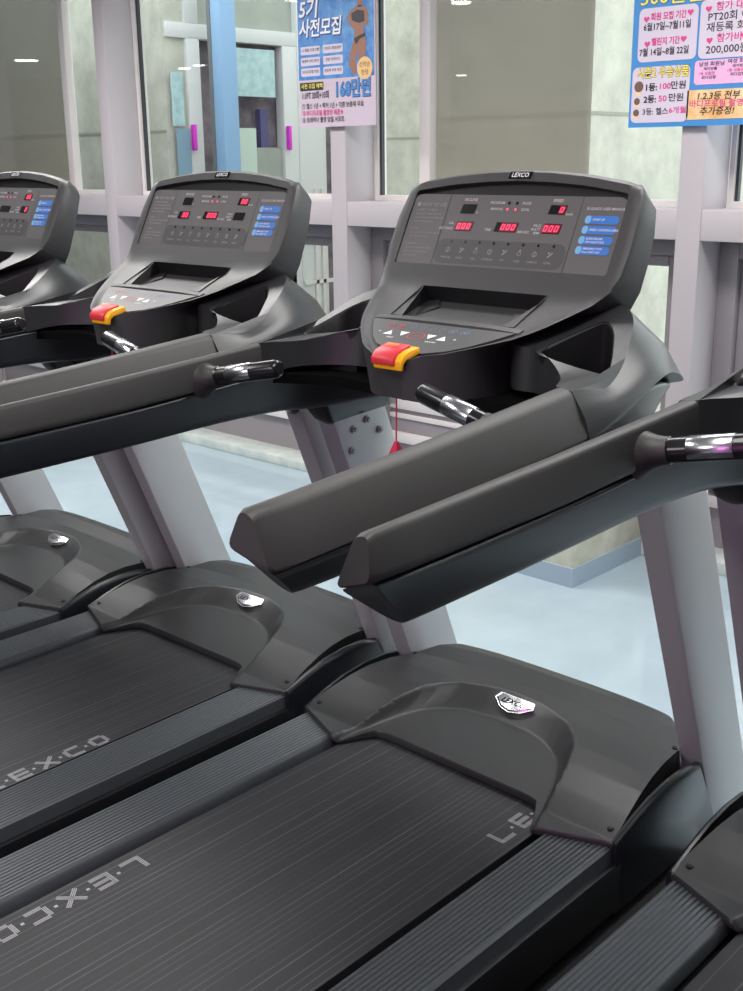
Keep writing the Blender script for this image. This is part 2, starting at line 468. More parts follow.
for x, y in ((-2.92, 10.22), (-2.77, 9.75), (-8.21, 10.5), (-6.63, 8.93), (-.54, 4.19), (-.64, 4.1), (-.83, 10.39), (-.91, 10.33)):
    bm = bmesh.new(); tube(bm, (0, 0, -.012), (0, 0, 0), .07, n=24)
    d = obj('ceiling_downlight', bm, M['downlight'], off=(x, y, 2.6)); tag(d, 'small round ceiling downlight mirrored as a white spot in the window glass', 'light', 'downlights mirrored in the glass')

# ------------------------------------------------------------------ treadmill
LW = 'L·E·X·C·O'
T = empty('treadmill', (0, 0, 0), 'black treadmill in the middle of the photo, its whole console in full view', 'treadmill', 'row of black treadmills')
Z = (0, 0, H)


def part(name, bm, mt, parent=None, **k):
    return obj(name, bm, mt, parent or T, off=(Z if parent is None else (0, 0, 0)), **k)


# frame under the deck
bm = bmesh.new(); box(bm, (-1.3, -.43, -.165), (.46, .43, -.06)); box(bm, (.05, -.37, -.06), (.45, .37, -.03))
part('base_frame', bm, M['frame'], bevel=.01)
for s in (1, -1):
    bm = bmesh.new(); box(bm, (-1.3, s * .43 if s > 0 else -.462, -.165), (-.0, .462 if s > 0 else -.43, -.05))
    part('side_skirt', bm, M['frame'], bevel=.006)
    for x in (-1.22, .38):
        bm = bmesh.new(); tube(bm, (0, 0, 0), (0, 0, -.05), .022, n=12)
        o = obj('levelling_foot', bm, M['dark'], T, off=(x, s * .36, .05))
    bm = bmesh.new(); box(bm, (-1.36, min(s * .27, s * .462), -.16), (-1.26, max(s * .27, s * .462), -.012))
    part('rear_end_cap', bm, M['hood'], bevel=.015)
# belt
bm = bmesh.new()
rr = [(-1.30, -.075), (-1.325, -.06), (-1.325, -.045), (-1.30, -.03), (.2, -.03), (.2, -.075)]
loft(bm, [[(x, y, z) for x, z in rr] for y in (-.288, .288)])
belt = part('running_belt', bm, M['belt'])
# foot rails
for s in (1, -1):
    sec = [(.31, -.05), (.312, -.024), (.316, -.018)]
    n = 12
    for i in range(n):
        a = .318 + (.444 - .318) * i / n; d = (.444 - .318) / n
        sec += [(a, -.0165), (a + d * .25, -.0135), (a + d * .7, -.0135), (a + d * .9, -.0168)]
    sec += [(.447, -.019), (.449, -.05)]
    bm = bmesh.new(); loft(bm, [[(x, s * y, z) for y, z in sec] for x in (-1.28, -.005)])
    part('foot_rail', bm, M['rail'], ang=30)

# motor hood
e_pr = [(-.1, -.004), (-.02, -.001), (.05, .024), (.12, .042), (.18, .051), (.25, .052), (.3, .047), (.34, .042), (.4, .05), (.44, .048), (.48, .03)]
xr_pr = [(0, .02), (.19, .02), (.222, .018), (.242, .012), (.258, -.02), (.272, -.05), (.284, -.071), (.296, -.079), (.45, -.021)]
xf_pr = [(0, .478), (.6, .474), (.75, .462), (.86, .43), (.93, .395), (1, .338)]
fu_pr = [(0, .292), (.06, .287), (.117, .266), (.16, .245), (.195, .215), (.225, .175), (.25, .11), (.268, .03), (.285, -.04), (.3, -.09), (.46, -.6)]
fl_pr = [(0, .214), (.09, .207), (.13, .194), (.165, .175), (.2, .145), (.228, .1), (.25, .045), (.268, -.01), (.285, -.07), (.3, -.12), (.46, -.64)]


def hood_z(x, y, s):
    e = interp(e_pr, x); c = interp([(-.02, 0), (.1, .004), (.2, .010), (.3, .018), (.4, .028), (.48, .018)], x)
    U = e + c * (1 - abs(s) ** 3)
    a = abs(y); u = interp(fu_pr, a); l = interp(fl_pr, a)
    if x < u:
        V = -.006 + .145 * (x - .02)
        if x <= l: z = V
        else:
            t = (x - l) / (u - l); Vl = -.006 + .145 * (l - .02); z = Vl + (U - Vl) * t
        U = min(U, z)
    return U


bm = bmesh.new(); NS, NT = 150, 96; G = []
for i in range(NS + 1):
    s = -1 + 2 * i / NS; row = []; yr = s * .451
    xr = interp(xr_pr, abs(yr)); xf = interp(xf_pr, abs(s))
    for j in range(NT + 1):
        t = j / NT; x = xr + (xf - xr) * t; y = s * (.451 - .145 * max(0, x + .02))
        row.append(bm.verts.new((x, y, hood_z(x, y, s))))
    G.append(row)
for i in range(NS):
    for j in range(NT): bm.faces.new((G[i][j], G[i + 1][j], G[i + 1][j + 1], G[i][j + 1]))
loop = [G[i][0] for i in range(NS + 1)] + [G[NS][j] for j in range(1, NT + 1)] + [G[i][NT] for i in range(NS - 1, -1, -1)] + [G[0][j] for j in range(NT - 1, 0, -1)]


def lip(v):
    x, y, z = v.co
    if x > .33: return Vector((x + .022, y * 1.02, z - .17))
    if abs(y) > .38 and x > -.0: return Vector((x, y * 1.003, z - .05))
    return Vector((x, y, -.021 if abs(y) > .29 else -.026))


prev = loop
mid = [bm.verts.new(v.co + Vector((.004 if v.co.x > .33 else -.003 if v.co.x < .03 else 0, 0, -.005))) for v in loop]
low = [bm.verts.new(lip(v)) for v in loop]
for A, B in ((loop, mid), (mid, low)):
    for i in range(len(loop)):
        k = (i + 1) % len(loop); bm.faces.new((A[i], A[k], B[k], B[i]))
hood = part('motor_hood', bm, M['hood'], ang=50)
for s in (1, -1):
    bm = bmesh.new(); tube(bm, (.006, s * .428, .004), (.006, s * .428, hood_z(.006, .428, .96) + .0012), .0075, n=12)
    part('hood_screw', bm, M['dark'], hood)
    bm = bmesh.new(); tube(bm, (.332, s * .39, .041), (.332, s * .392, .0475), .006, n=12)
    part('hood_screw', bm, M['dark'], hood)
# badge: shield-shaped chrome plate lying on the step of the hood
fl = Flat((.254, 0, .052), (0, -1, 0), (.075, 0, .036))
bp = [(-.05, .019), (.05, .019), (.057, -.0), (.03, -.022), (0, -.03), (-.03, -.022), (-.057, -.0)]
for (d0, k0), (d1, k1) in (((-.012, 1.0), (.004, 1.0)), ((.004, .93), (.008, .82))):
    loft(fl.bm, [[tuple(fl.p(a * k, b * k, d)) for a, b in bp] for d, k in ((d0, k0), (d1, k1))])
bd = fl.done('badge', M['chrome'], hood); bd['label'] = 'chrome shield badge'
fl = Flat((.254, 0, .052), (0, -1, 0), (.075, 0, .036)); fl.text('LEXCO', 0, -.002, .022, 'CENTER', .0086, shear=.3, offset=.01)
o = obj('hood_lettering', fl.bm, M['dark'], hood); 
# side covers
for s in (1, -1):
    top = [(-.022, -.001), (.05, .022), (.12, .039), (.2, .047), (.27, .045), (.325, .035), (.349, -.006), (.37, -.045), (.39, -.082), (.41, -.124), (.427, -.17), (.2, -.17), (-.022, -.17)]
    bm = bmesh.new()
    loft(bm, [[(x, s * .446, z) for x, z in top], [(x, s * .452, z + .001) for x, z in top], [(x, s * .458, z - .004 if i < 10 else z) for i, (x, z) in enumerate(top)], [(x, s * .461, z - .014 if i < 10 else z) for i, (x, z) in enumerate(top)]])
    part('side_cover', bm, M['cover'], ang=45)
# uprights
UX = lambda z: .338 - .402 * (z - .04)
for s in (1, -1):
    bm = bmesh.new(); rings = []
    for z in (-.15, .78):
        x = UX(z); y0, y1 = .402, .461; x -= .008
        q = [(x, s * y0, z), (x, s * y1, z), (x + .188, s * y1, z), (x + .188, s * y0, z)]
        rings.append(rounded(q, .008, 2))
    loft(bm, rings); upr = part('upright', bm, M['silver'])
    if s > 0: up_l = upr
    for x, z in ((.118, .704), (.164, .722), (.209, .689), (.110, .652)):
        bm = bmesh.new(); tube(bm, (x, s * .4025, z), (x, s * .396, z), .0095, n=16); tube(bm, (x, s * .396, z), (x, s * .390, z), .006, .0045, n=12)
        part('bolt', bm, M['steel'], upr)
    bm = bmesh.new(); rings = []
    for z, g in ((.725, -.012), (.738, .002), (.772, .012), (.80, .016)):
        x = UX(z); rings.append(rounded([(x - .02 - g, s * (.398 - g), z), (x - .02 - g, s * (.456 + g), z), (x + .185 + g, s * (.456 + g), z + .012), (x + .185 + g, s * (.398 - g), z + .012)], .012, 3))
    loft(bm, rings); part('upright_cap', bm, M['hard'])

# handrails
ZP = [(-.036, .234, .992), (-.048, .29, .968), (-.049, .40, .968), (.095, .306, 1.035), (.058, .348, 1.003), (.109, .358, 1.038), (.173, .278, 1.056), (-.037, .171, .985), (-.025, .218, .975), (-.112, .339, .960), (-.185, .40, .951), (-.03, .416, .966), (.035, .393, .988), (0, .37, .977), (.20, .2, 1.06), (.03, .13, 1.012)]
import numpy as np
_b = lambda x, y: [1, x, y, x * x, x * y, y * y, x ** 3]
_w = [3 if x > .05 and y > .25 else 1 for x, y, z in ZP]
_k = np.linalg.lstsq(np.array([[c * w_ for c in _b(x, y)] for (x, y, z), w_ in zip(ZP, _w)]), np.array([z * w_ for (x, y, z), w_ in zip(ZP, _w)]), rcond=None)[0]
ztop = lambda x, y: float(np.dot(_k, _b(x, y)))
for s in (1, -1):
    def ring(c, r, k=3): return rounded([(x, s * y, z) for x, y, z in c], r, k)
    st = [  # TI, TO, SO, SI
        ((-.910, .399, .908), (-.909, .424, .902), (-.909, .460, .823), (-.924, .383, .852)),
        ((-.85, .399, .911), (-.85, .424, .905), (-.85, .460, .826), (-.85, .382, .853)),
        ((-.55, .393, .928), (-.55, .421, .923), (-.55, .460, .843), (-.55, .381, .861)),
        ((-.364, .389, .941), (-.364, .419, .936), (-.364, .459, .855), (-.364, .380, .873)),
        ((-.185, .385, .954), (-.185, .418, .949), (-.185, .459, .868), (-.185, .378, .885))]
    c0 = [Vector(p) for p in st[0]]; cm = sum(c0, Vector()) / 4
    e1 = [cm + (p - cm) * .88 + Vector((-.008, 0, 0)) for p in c0]
    rr_ = [.010, .010, .012, .012]
    bm = bmesh.new(); loft(bm, [ring(e1, rr_)] + [ring(q, rr_) for q in st])
    part('handrail', bm, M['soft'], ang=50)
    # hard lower shell
    sl = [  # SO, BO, BI, SI just below the soft grip
        ((-.909, .457, .823), (-.850, .428, .774), (-.850, .400, .776), (-.921, .386, .851)),
        ((-.80, .457, .828), (-.80, .430, .773), (-.80, .400, .775), (-.80, .385, .852)),
        ((-.50, .457, .845), (-.50, .432, .779), (-.50, .402, .781), (-.50, .384, .862)),
        ((-.30, .456, .858), (-.30, .432, .786), (-.30, .402, .788), (-.30, .383, .876)),
        ((-.12, .451, .884), (-.12, .430, .785), (-.12, .395, .788), (-.12, .37, .89)),
        ((-.02, .446, .910), (-.02, .42, .780), (-.02, .37, .783), (-.02, .33, .897)),
        ((.08, .430, .925), (.08, .40, .790), (.06, .33, .79), (.02, .27, .9)),
        ((.18, .402, .912), (.17, .36, .80), (.12, .28, .80), (.03, .21, .9)),
        ((.27, .355, .889), (.25, .31, .81), (.16, .22, .81), (.06, .17, .9)),
        ((.303, .28, .884), (.28, .24, .815), (.18, .18, .815), (.1, .14, .9)),
        ((.31, .18, .884), (.29, .16, .815), (.2, .12, .815), (.12, .1, .9))]
    bm = bmesh.new()
    bm2 = [cr([q[i] for q in sl], 3) for i in range(4)]
    loft(bm, [ring([c[k] for c in bm2], [.012, .02, .02, .012]) for k in range(len(bm2[0]))])
    part('handrail_shell', bm, M['hard'], ang=50)
    # console arm with the cup holder
    I = [(-.185, .385, .954), (-.112, .345, .957), (-.06, .292, .965), (-.03, .235, .974), (-.03, .19, .982), (-.01, .16, .993), (.03, .13, 1.01), (.08, .1, 1.03)]
    Wb = [(-.185, .378, .885), (-.118, .345, .897), (-.066, .292, .9), (-.036, .235, .9), (-.035, .19, .9), (-.01, .16, .9), (.03, .13, .9), (.08, .1, .9)]
    R = [(-.185, .418, .949), (-.105, .426, .957), (-.03, .416, .966), (.035, .393, .990), (.105, .36, 1.036), (.15, .318, 1.055), (.173, .278, 1.059), (.20, .2, 1.055)]
    Md = [(-.185, .446, .907), (-.10, .451, .926), (0, .447, .95), (.074, .430, .97), (.17, .392, .982), (.235, .345, .98), (.268, .29, .985), (.285, .2, .985)]
    S = [(-.185, .459, .870), (-.09, .462, .902), (.01, .458, .930), (.10, .444, .944), (.205, .412, .922), (.29, .37, .892), (.322, .30, .885), (.33, .2, .885)]
    N = 5; I, Wb, R, Md, S = [cr(q, N) for q in (I, Wb, R, Md, S)]
    I, R = [[(x, y, z + (ztop(x, y) - z) * min(1, max(0, (x + .175) / .09))) for x, y, z in q] for q in (I, R)]
    bm = bmesh.new(); cols = []
    for k in range(len(I)):
        i_, w_, r_, m_, s_ = [Vector(q[k]) for q in (I, Wb, R, Md, S)]
        a = r_.lerp(m_, .12); b = r_.lerp(s_, .2) * .3 + m_ * .7
        s2 = s_.lerp(w_, .12) + Vector((0, 0, -.006)); 
        cols.append([w_, i_ + Vector((0, 0, -.005)), i_, r_, a, m_.lerp(r_, .45), m_, m_.lerp(s_, .6), s_, s2])
    cols = [[(p[0], s * p[1], p[2]) for p in c] for c in cols]
    vs = loft(bm, cols, cap=True, closed=True, skip=lambda i, j: j == 2)
    # top face with the cup-holder opening
    hole = [(-.036, .234, .992), (.0, .246, 1.003), (.045, .268, 1.02), (.085, .294, 1.033), (.094, .303, 1.036), (.093, .313, 1.034), (.078, .332, 1.02), (.058, .349, 1.003), (.030, .365, .984), (.0, .382, .974), (-.035, .399, .968), (-.047, .397, .967), (-.050, .385, .967), (-.051, .34, .967), (-.048, .29, .969), (-.044, .25, .98)]
    hole = [(x, y, ztop(x, y)) for x, y, z in hole]
    outer = [bm.verts.new(v[2].co) for v in vs] + [bm.verts.new(v[3].co) for v in vs[::-1]]
    hv = [bm.verts.new((x, s * y, z)) for x, y, z in hole]
    lo = [Vector((v.co.x, v.co.y, 0)) for v in outer]; lh = [Vector((x, s * y, 0)) for x, y, z in hole]
    allv = outer + hv
    for tri in tessellate_polygon([lo, lh]):
        try: bm.faces.new([allv[q] for q in tri])
        except ValueError: pass
    arm = part('console_arm', bm, M['arm'], ang=48)
    bm = bmesh.new()
    c = Vector((.02, .32, 0))
    r1 = [(x, s * y, z - .001) for x, y, z in hole]
    r1b = [(x + (c.x - x) * .06, s * (y + (c.y - y) * .06), z - .004) for x, y, z in hole]
    r2 = [(x + (c.x - x) * .14, s * (y + (c.y - y) * .14), .88) for x, y, z in hole]
    loft(bm, [r1, r1b, r2], cap=False); bm.faces.new([bm.verts.new(p) for p in r2])
    part('cup_holder', bm, M['recess'], arm)
    # pulse grip
    a = Vector((-.338, s * .386, .899)); b = Vector((-.311, s * .185, .938))
    bm = bmesh.new(); tube(bm, a, b, .02, rings=[(-.05, .043), (-.01, .036), (.02, .0315), (.05, .0275), (.09, .0242), (.14, .0215), (.19, .0205)], n=24)
    gr = part('pulse_grip', bm, M['soft'])
    bm = bmesh.new(); tube(bm, a, b, .02, rings=[(.185, .0205), (.19, .021), (.2, .019), (.955, .019), (.985, .0165), (1, .0125)], n=20); 
    part('grip_handle', bm, M['grip'], gr)
    d = (b - a).normalized(); y_ = Vector((0, 0, 1)); y_ = (y_ - d * y_.dot(d)).normalized(); x_ = d.cross(y_)
    bm = bmesh.new(); L = (b - a).length; rg = []
    for t in (.33, .335, .655, .66):
        q = .0192 if t in (.33, .66) else .0199
        rg.append([tuple(a + d * L * t + (x_ * math.cos(th) + y_ * math.sin(th)) * q) for th in [math.radians(-38 + 256 * k / 22) for k in range(23)]])
    loft(bm, rg, closed=False); part('pulse_sensor', bm, M['chrome'], gr)['label'] = 'polished metal sensor plate'

# console body: rows from the front lip up over the keypad, the tray and the display to the arched top
SL = .5
PX = lambda z: .207 + (z - 1.26) * SL       # display plane
rows = []                                   # (x_c, z_c, x_rim, z_rim, half width, arch, back point (x, z, k))
for x, z, ym in ((-.190, .958, .03), (-.179, .972, .071), (-.156, .976, .104), (-.128, .984, .135), (-.099, .992, .165), (-.063, 1.002, .198), (-.035, 1.012, .219), (-.008, 1.022, .236)):
    zc = .963 + .336 * (x + .16) if x > -.18 else z + .0
    rows.append((x, min(zc, z), x, z, ym, 0, (x + .012 + max(0, .05 + x) * .5, .882, interp([(-.13, .86), (-.1, .8), (-.06, .7), (-.03, .62), (0, .58)], x))))
rows.append((.04, 1.036, .040, 1.042, .262, 0, (.13, .90, .6)))
rows.append((.078, 1.052, .080, 1.058, .281, 0, (.20, .95, .7)))
rows.append((.102, 1.068, .100, 1.070, .290, 0, (.215, 1.0, .9)))
rows.append((.116, 1.088, .122, 1.086, .302, 0, (.204, 1.035, .975)))
rows.append((PX(1.111), 1.111, .146, 1.110, .311, 0, (.214, 1.075, 1.0)))
rows.append((PX(1.155), 1.155, .169, 1.155, .315, 0, (.230, 1.13, 1.005)))
rows.append((PX(1.209), 1.209, .194, 1.209, .313, 0, (.248, 1.185, 1.01)))
rows.append((PX(1.262), 1.262, .222, 1.260, .3035, 0, (.267, 1.232, 1.01)))
rows.append((PX(1.264), 1.264, .229, 1.271, .297, .023, (.270, 1.242, 1.0)))
rows.append((PX(1.279), 1.279, .236, 1.278, .288, .026, (.275, 1.25, .99)))
rows.append((PX(1.279) + .014, 1.2835, .242, 1.280, .281, .025, (.276, 1.257, .98)))
iT0, iT1, iP0, iP1 = 7, 10, 12, 16


def rowpts(r):
    xc, zc, xr, zr, ym, ar, (xb, zb, kb) = r
    ys = [ym, ym - min(.004, ym * .03), ym - min(.012, ym * .08), ym - min(.022, ym * .16), min(.277, ym - min(.03, .22 * ym)), min(.19, .66 * ym), min(.162, .56 * ym), min(.08, .28 * ym)]
    ys = ys + [0] + [-y for y in ys[::-1]]; fr = []
    for y in ys:
        f = abs(y) / ym
        if f > .9999: x, z = xr, zr
        else:
            b = max(0, (abs(y) - (ym - .024)) / .024) if ym > .06 else f
            x = xc + (xr - xc) * b ** 2 * .45; z = zc + (zr - zc) * min(1, b * 1.1) * (.98)
            if b > .01 and ar == 0 and zc < 1.06: z = zc + (zr - zc) * (1 - (1 - b) ** 2) + .001 * (1 - b)
        if ar:
            k = max(0, 1 - (y / .277) ** 2); x += ar * SL * k; z += ar * k
        fr.append((x, y, z))
    bk = []
    for f in (-1, -.96, -.75, -.5, -.25, 0, .25, .5, .75, .96, 1):
        y = f * ym * kb; k = max(0, 1 - (y / .277) ** 2)
        bk.append((xb + ar * SL * k + (-.006 if abs(f) == 1 else 0), y, zb + ar * k))
    if kb < .85:
        h = min(.03, (zr - zb) * .5); e0 = (xr + .004, ym * (kb + .06), zr - h)
        bk = [(e0[0], -e0[1], e0[2])] + bk + [e0]
    else:
        p, q_ = Vector(fr[0]), Vector(bk[-1]); e0 = p.lerp(q_, .5); bk = [(e0[0], -e0[1], e0[2])] + bk + [tuple(e0)]
    return fr + bk


nf = 17
q = [rowpts(r) for r in rows]


def skip(i, j):
    if iT0 <= i < iT1 and 6 <= j <= 9: return True
    if iP0 <= i < iP1 and 4 <= j <= 11: return True
    return False


bm = bmesh.new(); vs = loft(bm, q, cap=True, skip=skip)
# rim of the display recess
for loop in [[vs[i][4] for i in range(iP0, iP1 + 1)] + [vs[iP1][j] for j in range(5, 13)] + [vs[i][12] for i in range(iP1 - 1, iP0 - 1, -1)] + [vs[iP0][j] for j in range(11, 4, -1)]]:
    nb = [bm.verts.new(v.co + Vector((.894, 0, -.447)) * .016) for v in loop]
    for i in range(len(loop)):
        k = (i + 1) % len(loop); bm.faces.new((loop[i], loop[k], nb[k], nb[i]))
    cv = bm.verts.new(sum((v.co for v in nb), Vector()) / len(nb))
    for i in range(len(nb)): bm.faces.new((nb[i], nb[(i + 1) % len(nb)], cv)).material_index = 1
con = part('console_body', bm, [M['plastic'], M['recess']], ang=42)
bm = bmesh.new()
up_ = [(-.11, 0), (-.105, .12), (-.09, .24), (-.13, .335), (-.16, .385), (-.02, .40), (.12, .37), (.24, .30), (.27, .15), (.27, 0)]
up_ = up_ + [(x, -y) for x, y in up_[-2:0:-1]]
prism(bm, [(x, y, .862) for x, y in up_], (0, 0, .022))
part('underside_panel', bm, M['pad'])
# tray
tb = [(.100, .165, 1.0675), (.100, -.165, 1.0675), (-.008, -.162, 1.0165), (-.008, .162, 1.0165)]
bm = bmesh.new(); lo_ = [(.114, .158, 1.034), (.114, -.158, 1.034), (.0, -.155, 1.003), (.0, .155, 1.003)]
loft(bm, [tb, lo_], cap=False, mi=1); bm.faces.new([bm.verts.new(p) for p in lo_])
tray = part('device_tray', bm, [M['plastic'], M['recess']])
bm = bmesh.new(); box(bm, (.004, .085, 1.0035), (.012, .13, 1.0065)); part('tray_slot', bm, M['dark'], tray)
# ledge between tray and keypad
bm = bmesh.new(); L1 = []
for f in (-1, -.9, -.6, 0, .6, .9, 1):
    y = f * .19; t = 1 - abs(f) ** 4; L1.append([(-.012, y, 1.013), (-.014, y, 1.0145 + .004 * t), (-.030, y, 1.0095 + .0045 * t), (-.031, y, 1.004)])
loft(bm, L1); part('keypad_ledge', bm, M['plastic'])
# keypad
kd = Flat((-.085, 0, .9905), (0, -1, 0), (.14, 0, .047))
edge = [(-.185, .054), (-.16, .02), (-.125, -.02), (-.09, -.048), (-.05, -.066), (0, -.074), (.05, -.066), (.09, -.048), (.125, -.02), (.16, .02), (.185, .054)]
loft(kd.bm, [[tuple(kd.p(a, b, d)) for a, b in edge] for d in (-.004, .0018)])
kp = kd.done('keypad', M['keypad'], T); kp.location = Z
kd = Flat((-.085, 0, .9905), (0, -1, 0), (.14, 0, .047)); D = .0024
for a, b, u_ in ((-.095, .0, 1), (-.058, .0, -1), (.014, .0, -1), (.047, .0, 1)):
    h = .009 * u_; kd.poly([(a - .012, b - h), (a + .012, b - h), (a, b + h)] if u_ > 0 else [(a - .012, b - h), (a, b + h), (a + .012, b - h)], D)
for t, a in (('−', -.122), ('+', .077)): kd.text(t, a, 0, .016, 'CENTER', D)
kd.text('SPEED', -.078, -.02, .007, 'CENTER', D); kd.text('INCLINE', .03, -.02, .007, 'CENTER', D)
kd.done('arrow_key_printing', M['white'], kp)
kd = Flat((-.085, 0, .9905), (0, -1, 0), (.14, 0, .047))
kd.one(lambda: (kd.ring(-.02, -.004, .022, .003, D, q=.72), kd.text('STOP', -.02, -.004, .009, 'CENTER', D)))
for a in (-.117, -.088): kd.one(lambda: (kd.ring(a, .03, .009, .002, D), kd.disc(a, .03, .003, D)))
kd.done('stop_key_printing', M['icon_red'], kp)
kd = Flat((-.085, 0, .9905), (0, -1, 0), (.14, 0, .047))
for a in (.049, .079): kd.one(lambda: (kd.ring(a, .032, .011, .002, D, q=.8), kd.disc(a, .032, .004, D)))
for a in (-.055, -.03, -.005, .02): kd.ring(a, .033, .007, .0012, D)
kd.done('mode_key_printing', M['icon_blue'], kp)

# display panel
pz = 1.186; po = Vector((PX(pz), 0, pz)); PU = (SL, 0, 1)
def pf(d=0): return Flat(po + Vector((-.894, 0, .447)) * (-.0025 + d), (0, -1, 0), PU)
PL = lambda z: (z - pz) * math.sqrt(1 + SL * SL)
bm_ = pf(); b0, b1 = PL(1.1115), PL(1.2585)
P = []
for cx, cy, t0 in ((.274 - .022, b1 - .012, 0), (-.274 + .022, b1 - .012, 90), (-.277 + .008, b0 + .008, 180), (.277 - .008, b0 + .008, 270)):
    rx = .022 if t0 in (0, 90) else .008; ry = .012 if t0 in (0, 90) else .008
    for k in range(6): t = math.radians(t0 + k * 18); P.append((cx + rx * math.cos(t), cy + ry * math.sin(t)))
loft(bm_.bm, [[tuple(bm_.p(a, b, d)) for a, b in P] for d in (-.009, 0)])
pan = bm_.done('display_panel', M['panel'], T); pan.location = Z
f = pf()
for sg in (1, -1): f.poly([(sg * .1725 - .0008, b1), (sg * .1725 - .0008, b0), (sg * .1725 + .0008, b0), (sg * .1725 + .0008, b1)])
f.done('panel_divider_line', M['line'], pan)
f = pf(); f.rect(-.173, PL(1.116), .168, PL(1.166), r=.022); f.done('button_strip', M['strip'], pan)
f = pf()
for k in range(8): f.disc(-.135 + .0383 * k + .003, PL(1.1605), .0032, .001)
f.done('indicator_dot', M['black_gloss'], pan)
f = pf()
def icon(f, k, a, b, t):
    if k % 3 == 0: f.ring(a, b, .006, .0012, .001); f.rect(a - .0008, b - .004, a + .0008, b + .004, .001)
    elif k % 3 == 1: f.poly([(a - .006, b - .005), (a + .005, b + .006), (a + .0065, b + .004), (a - .003, b - .006)], .001); f.disc(a - .003, b + .004, .0022, .001)
    else: f.ring(a, b - .001, .0055, .0012, .001, q=.8, n=8); f.disc(a + .001, b + .006, .0022, .001)
    f.text(t, a - .001, PL(1.128), .0068, 'CENTER')


for k, t in enumerate(('MANUAL', 'WALK', 'HILL', 'INTERVAL', 'FIT', 'USER', 'CARDIO', 'GOAL')):
    a = -.135 + .0383 * k - .001; b = PL(1.1435)
    f.one(icon, f, k, a, b, t)
f.done('button_printing', M['print_dim'], pan)
f = pf(); f.new(); f.deep = 1
f.text('■ HOW TO USE', -.263, PL(1.2355), .0115, offset=.01)
yy = 1.2245
for s_ in ('1. SAFETY CHECK', 'Attach the safety key first', 'then stand on both side rails', 'before starting belt', '', '2. RUN', 'Press start and choose speed', 'with the arrow keys', '', '3. FINISH', 'Press stop and wait until', 'the belt has fully halted', 'then step off'):
    if s_: f.text(s_, -.263 if s_[0].isdigit() else -.260, PL(yy), .0080 if s_[0].isdigit() else .0072)
    yy -= .0080
f.done('instruction_printing', M['print_dim'], pan)
f = pf(); f.text('▣ QUICK USER MANUAL', .187, PL(1.2352), .0082, offset=.012)
for t, a, z in (('INCLINE', -.113, 1.2475), ('SPEED', .114, 1.2490)): f.text(t, a, PL(z), .0095, 'CENTER', offset=.01)
for t, a, z, al in (('PROGRAM', -.02, 1.2425, 'RIGHT'), ('PULSE', .026, 1.2425, 'LEFT'), ('MANUAL', -.02, 1.2300, 'RIGHT'), ('GOAL', .026, 1.2300, 'LEFT'), ('CAL', -.141, 1.1985, 'RIGHT'), ('DISTANCE', -.141, 1.1875, 'RIGHT'), ('TIME', -.036, 1.1875, 'RIGHT'), ('MIN:SEC', .034, 1.1855, 'LEFT'), ('PACE', .09, 1.1990, 'RIGHT'), ('WATT', .09, 1.1915, 'RIGHT'), ('BPM', .09, 1.1845, 'RIGHT'), ('km/h', .141, 1.2235, 'LEFT'), ('%', -.09, 1.2215, 'LEFT')):
    f.text(t, a, PL(z), .0082, al, offset=.012)
f.done('display_printing', M['print'], pan)
f = pf()
for a, z in ((-.009, 1.2425), (.012, 1.2425)): f.disc(a, PL(z), .0035, .001)
f.done('indicator_dot', M['black_gloss'], pan)
f = pf()
for a, z in ((-.009, 1.2300), (.012, 1.2300)): f.disc(a, PL(z), .0026, .001)
f.done('indicator_light', M['led'], pan)
for z, l1, l2 in ((1.2145, 'START UP', ''), (1.1950, 'SPEED CONTROL KEYS', ''), (1.1755, 'QUICK INCLINE', 'STEP ADJUST KEYS'), (1.1565, 'EMERGENCY STOP', 'PULL SAFETY KEY')):
    c0_ = .190 - (1.2145 - z) * .03
    f = pf(); f.rect(c0_, PL(z - .0078), c0_ + .079, PL(z + .0078), .0008, r=.008); st_ = f.done('manual_sticker', M['blue'], pan); st_['label'] = 'blue pill-shaped sticker'
    f = pf(); f.rect(c0_ + .0008, PL(z - .0076), c0_ + .0145, PL(z + .0076), .0012, 0, r=.0065); f.done('sticker_icon', M['cyan'], pan)
    f = pf()
    if l2: f.text(l1, c0_ + .017, PL(z + .003), .0056, d=.0014, offset=.01, sx=.95); f.text(l2, c0_ + .017, PL(z - .0035), .0056, d=.0014, offset=.01, sx=.95)
    else: f.text(l1, c0_ + .018, PL(z), .0064, d=.0014, offset=.01)
    f.done('sticker_printing', M['white'], pan)
DISP = {'incline': (-.1335, -.0945, 1.2190, 1.2385), 'speed': (.0970, .1375, 1.2225, 1.2405), 'distance': (-.1360, -.0905, 1.1830, 1.2025), 'time': (-.0280, .0290, 1.1845, 1.2035), 'pace': (.0960, .1375, 1.1845, 1.2040)}
SEG = {'0': 'abcdef', '1': 'bc', '2': 'abged', '3': 'abgcd', '5': 'afgcd', '8': 'abcdefg'}


